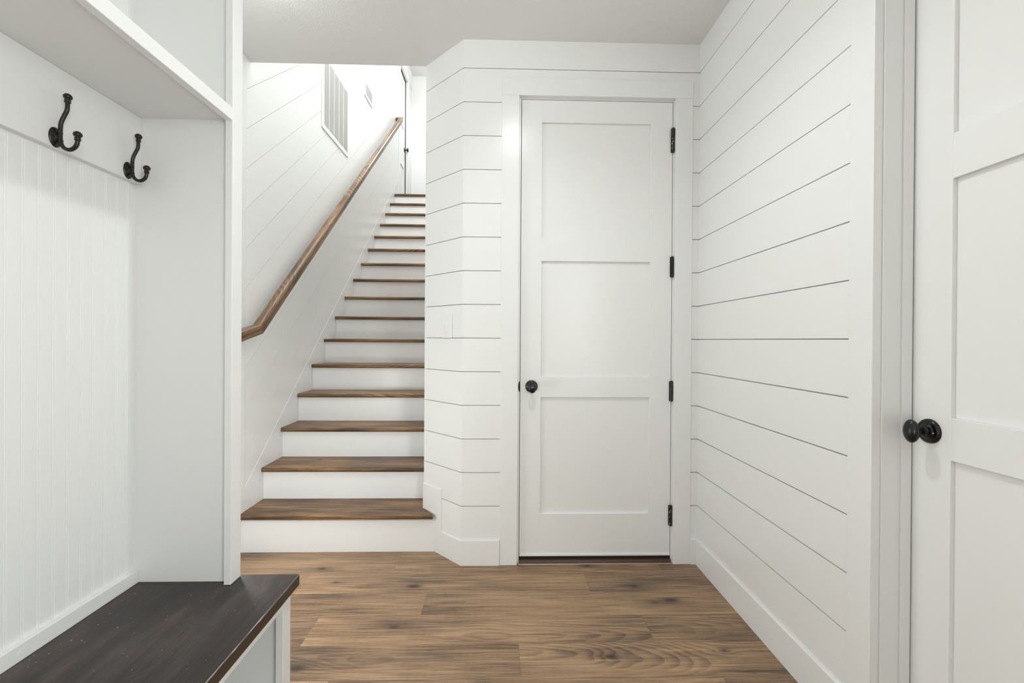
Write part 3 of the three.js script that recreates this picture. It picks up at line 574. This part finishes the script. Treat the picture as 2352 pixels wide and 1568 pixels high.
// ---------------------------------------------------------------- lamps
for (const [kind, x, y, d, cd, col, label, spill] of LAMPS) {
  if (kind === 'window') {   // x, y, d: middle of the pane on the right wall; its glow is added to fill the room
    const hw = 0.6, hh = 0.72, win = S('window_1', [x, y - hh, d], label), f = 0.07;
    part('fill_window_frame', [box(x - 0.024, x, y - hh - f, y + hh + f, d - hw - f, d - hw, 0.002), box(x - 0.024, x, y - hh - f, y + hh + f, d + hw, d + hw + f, 0.002)], M.trim, win);
    part('fill_window_head', box(x - 0.026, x, y + hh, y + hh + f, d - hw, d + hw, 0.002), M.trim, win);
    part('fill_window_sill', box(x - 0.045, x, y - hh - f, y - hh, d - hw - f - 0.02, d + hw + f + 0.02, 0.002), M.trim, win);
    part('pane', box(x - 0.01, x - 0.004, y - hh, y + hh, d - hw, d + hw), new THREE.MeshStandardMaterial({ color: 0x999999, emissive: col, emissiveIntensity: cd * 0.25, roughness: 0.4 }), win);
    const a = new THREE.RectAreaLight(col, cd * 0.75, hw * 2, hh * 2); a.position.set(-0.012, hh, 0); a.rotation.y = Math.PI / 2; win.add(a);
    continue;
  }
  const glow = new THREE.MeshStandardMaterial({ color: 0xffffff, emissive: col, emissiveIntensity: 3, roughness: 0.5 });
  const ceil = kind !== 'floor_lamp', l = T(kind, [x, ceil ? y : 0, d], label, kind.replace('_', ' '));
  if (kind === 'unseen_downlight') {
    const ring = lathe([[0.052, -0.001], [0.056, -0.006], [0.066, -0.007], [0.076, -0.005], [0.08, 0]], 48); ring.translate(x, y, -d);
    part('trim_ring', uvm(ring), M.metalWhite, l);
    const lens = new THREE.CylinderGeometry(0.053, 0.053, 0.003, 40); lens.translate(x, y - 0.0015, -d); part('lens', uvm(lens), glow, l);
    const s = new THREE.SpotLight(col, cd, 0, 1.22, 0.55, 2); s.position.set(0, -0.02, 0); s.target.position.set(0, -2, 0); s.castShadow = true; s.shadow.radius = 2.5; l.add(s, s.target);
    if (spill) { const q = new THREE.PointLight(col, spill, 0, 2); q.position.set(0, -0.03, 0); q.castShadow = true; q.shadow.radius = 2.5; l.add(q); }
    continue;
  }
  if (ceil) {
    const ring = lathe([[0.0001, 0], [0.09, 0], [0.09, -0.012], [0.084, -0.02], [0.07, -0.022], [0.0001, -0.022]].map(p => [p[0], p[1]]), 48); ring.translate(x, y, -d);
    part('canopy', uvm(ring), M.metalWhite, l);
    const lens = new THREE.SphereGeometry(0.072, 40, 20, 0, Math.PI * 2, Math.PI / 2, Math.PI / 2); lens.scale(1, 0.75, 1); lens.translate(x, y - 0.022, -d);
    part('diffuser', uvm(lens), glow, l);
  } else {  // globe lamp on a short pole, added for fill
    const b = lathe([[0.0001, 0.022], [0.03, 0.022], [0.12, 0.012], [0.125, 0.004], [0.125, 0], [0.0001, 0]], 40); b.translate(x, 0, -d); part('base', uvm(b), M.metalWhite, l);
    const p = new THREE.CylinderGeometry(0.009, 0.009, y - 0.11, 16); p.translate(x, (y - 0.09) / 2, -d); part('pole', uvm(p), M.metalWhite, l);
    const g = new THREE.SphereGeometry(0.1, 40, 24); g.translate(x, y, -d); part('globe', uvm(g), glow, l);
  }
  const s = new THREE.PointLight(col, cd, 0, 2); s.position.set(0, ceil ? -0.045 : y, 0); s.castShadow = true; s.shadow.radius = ceil ? 2.2 : 4; l.add(s);
}

renderer.render(scene, camera);
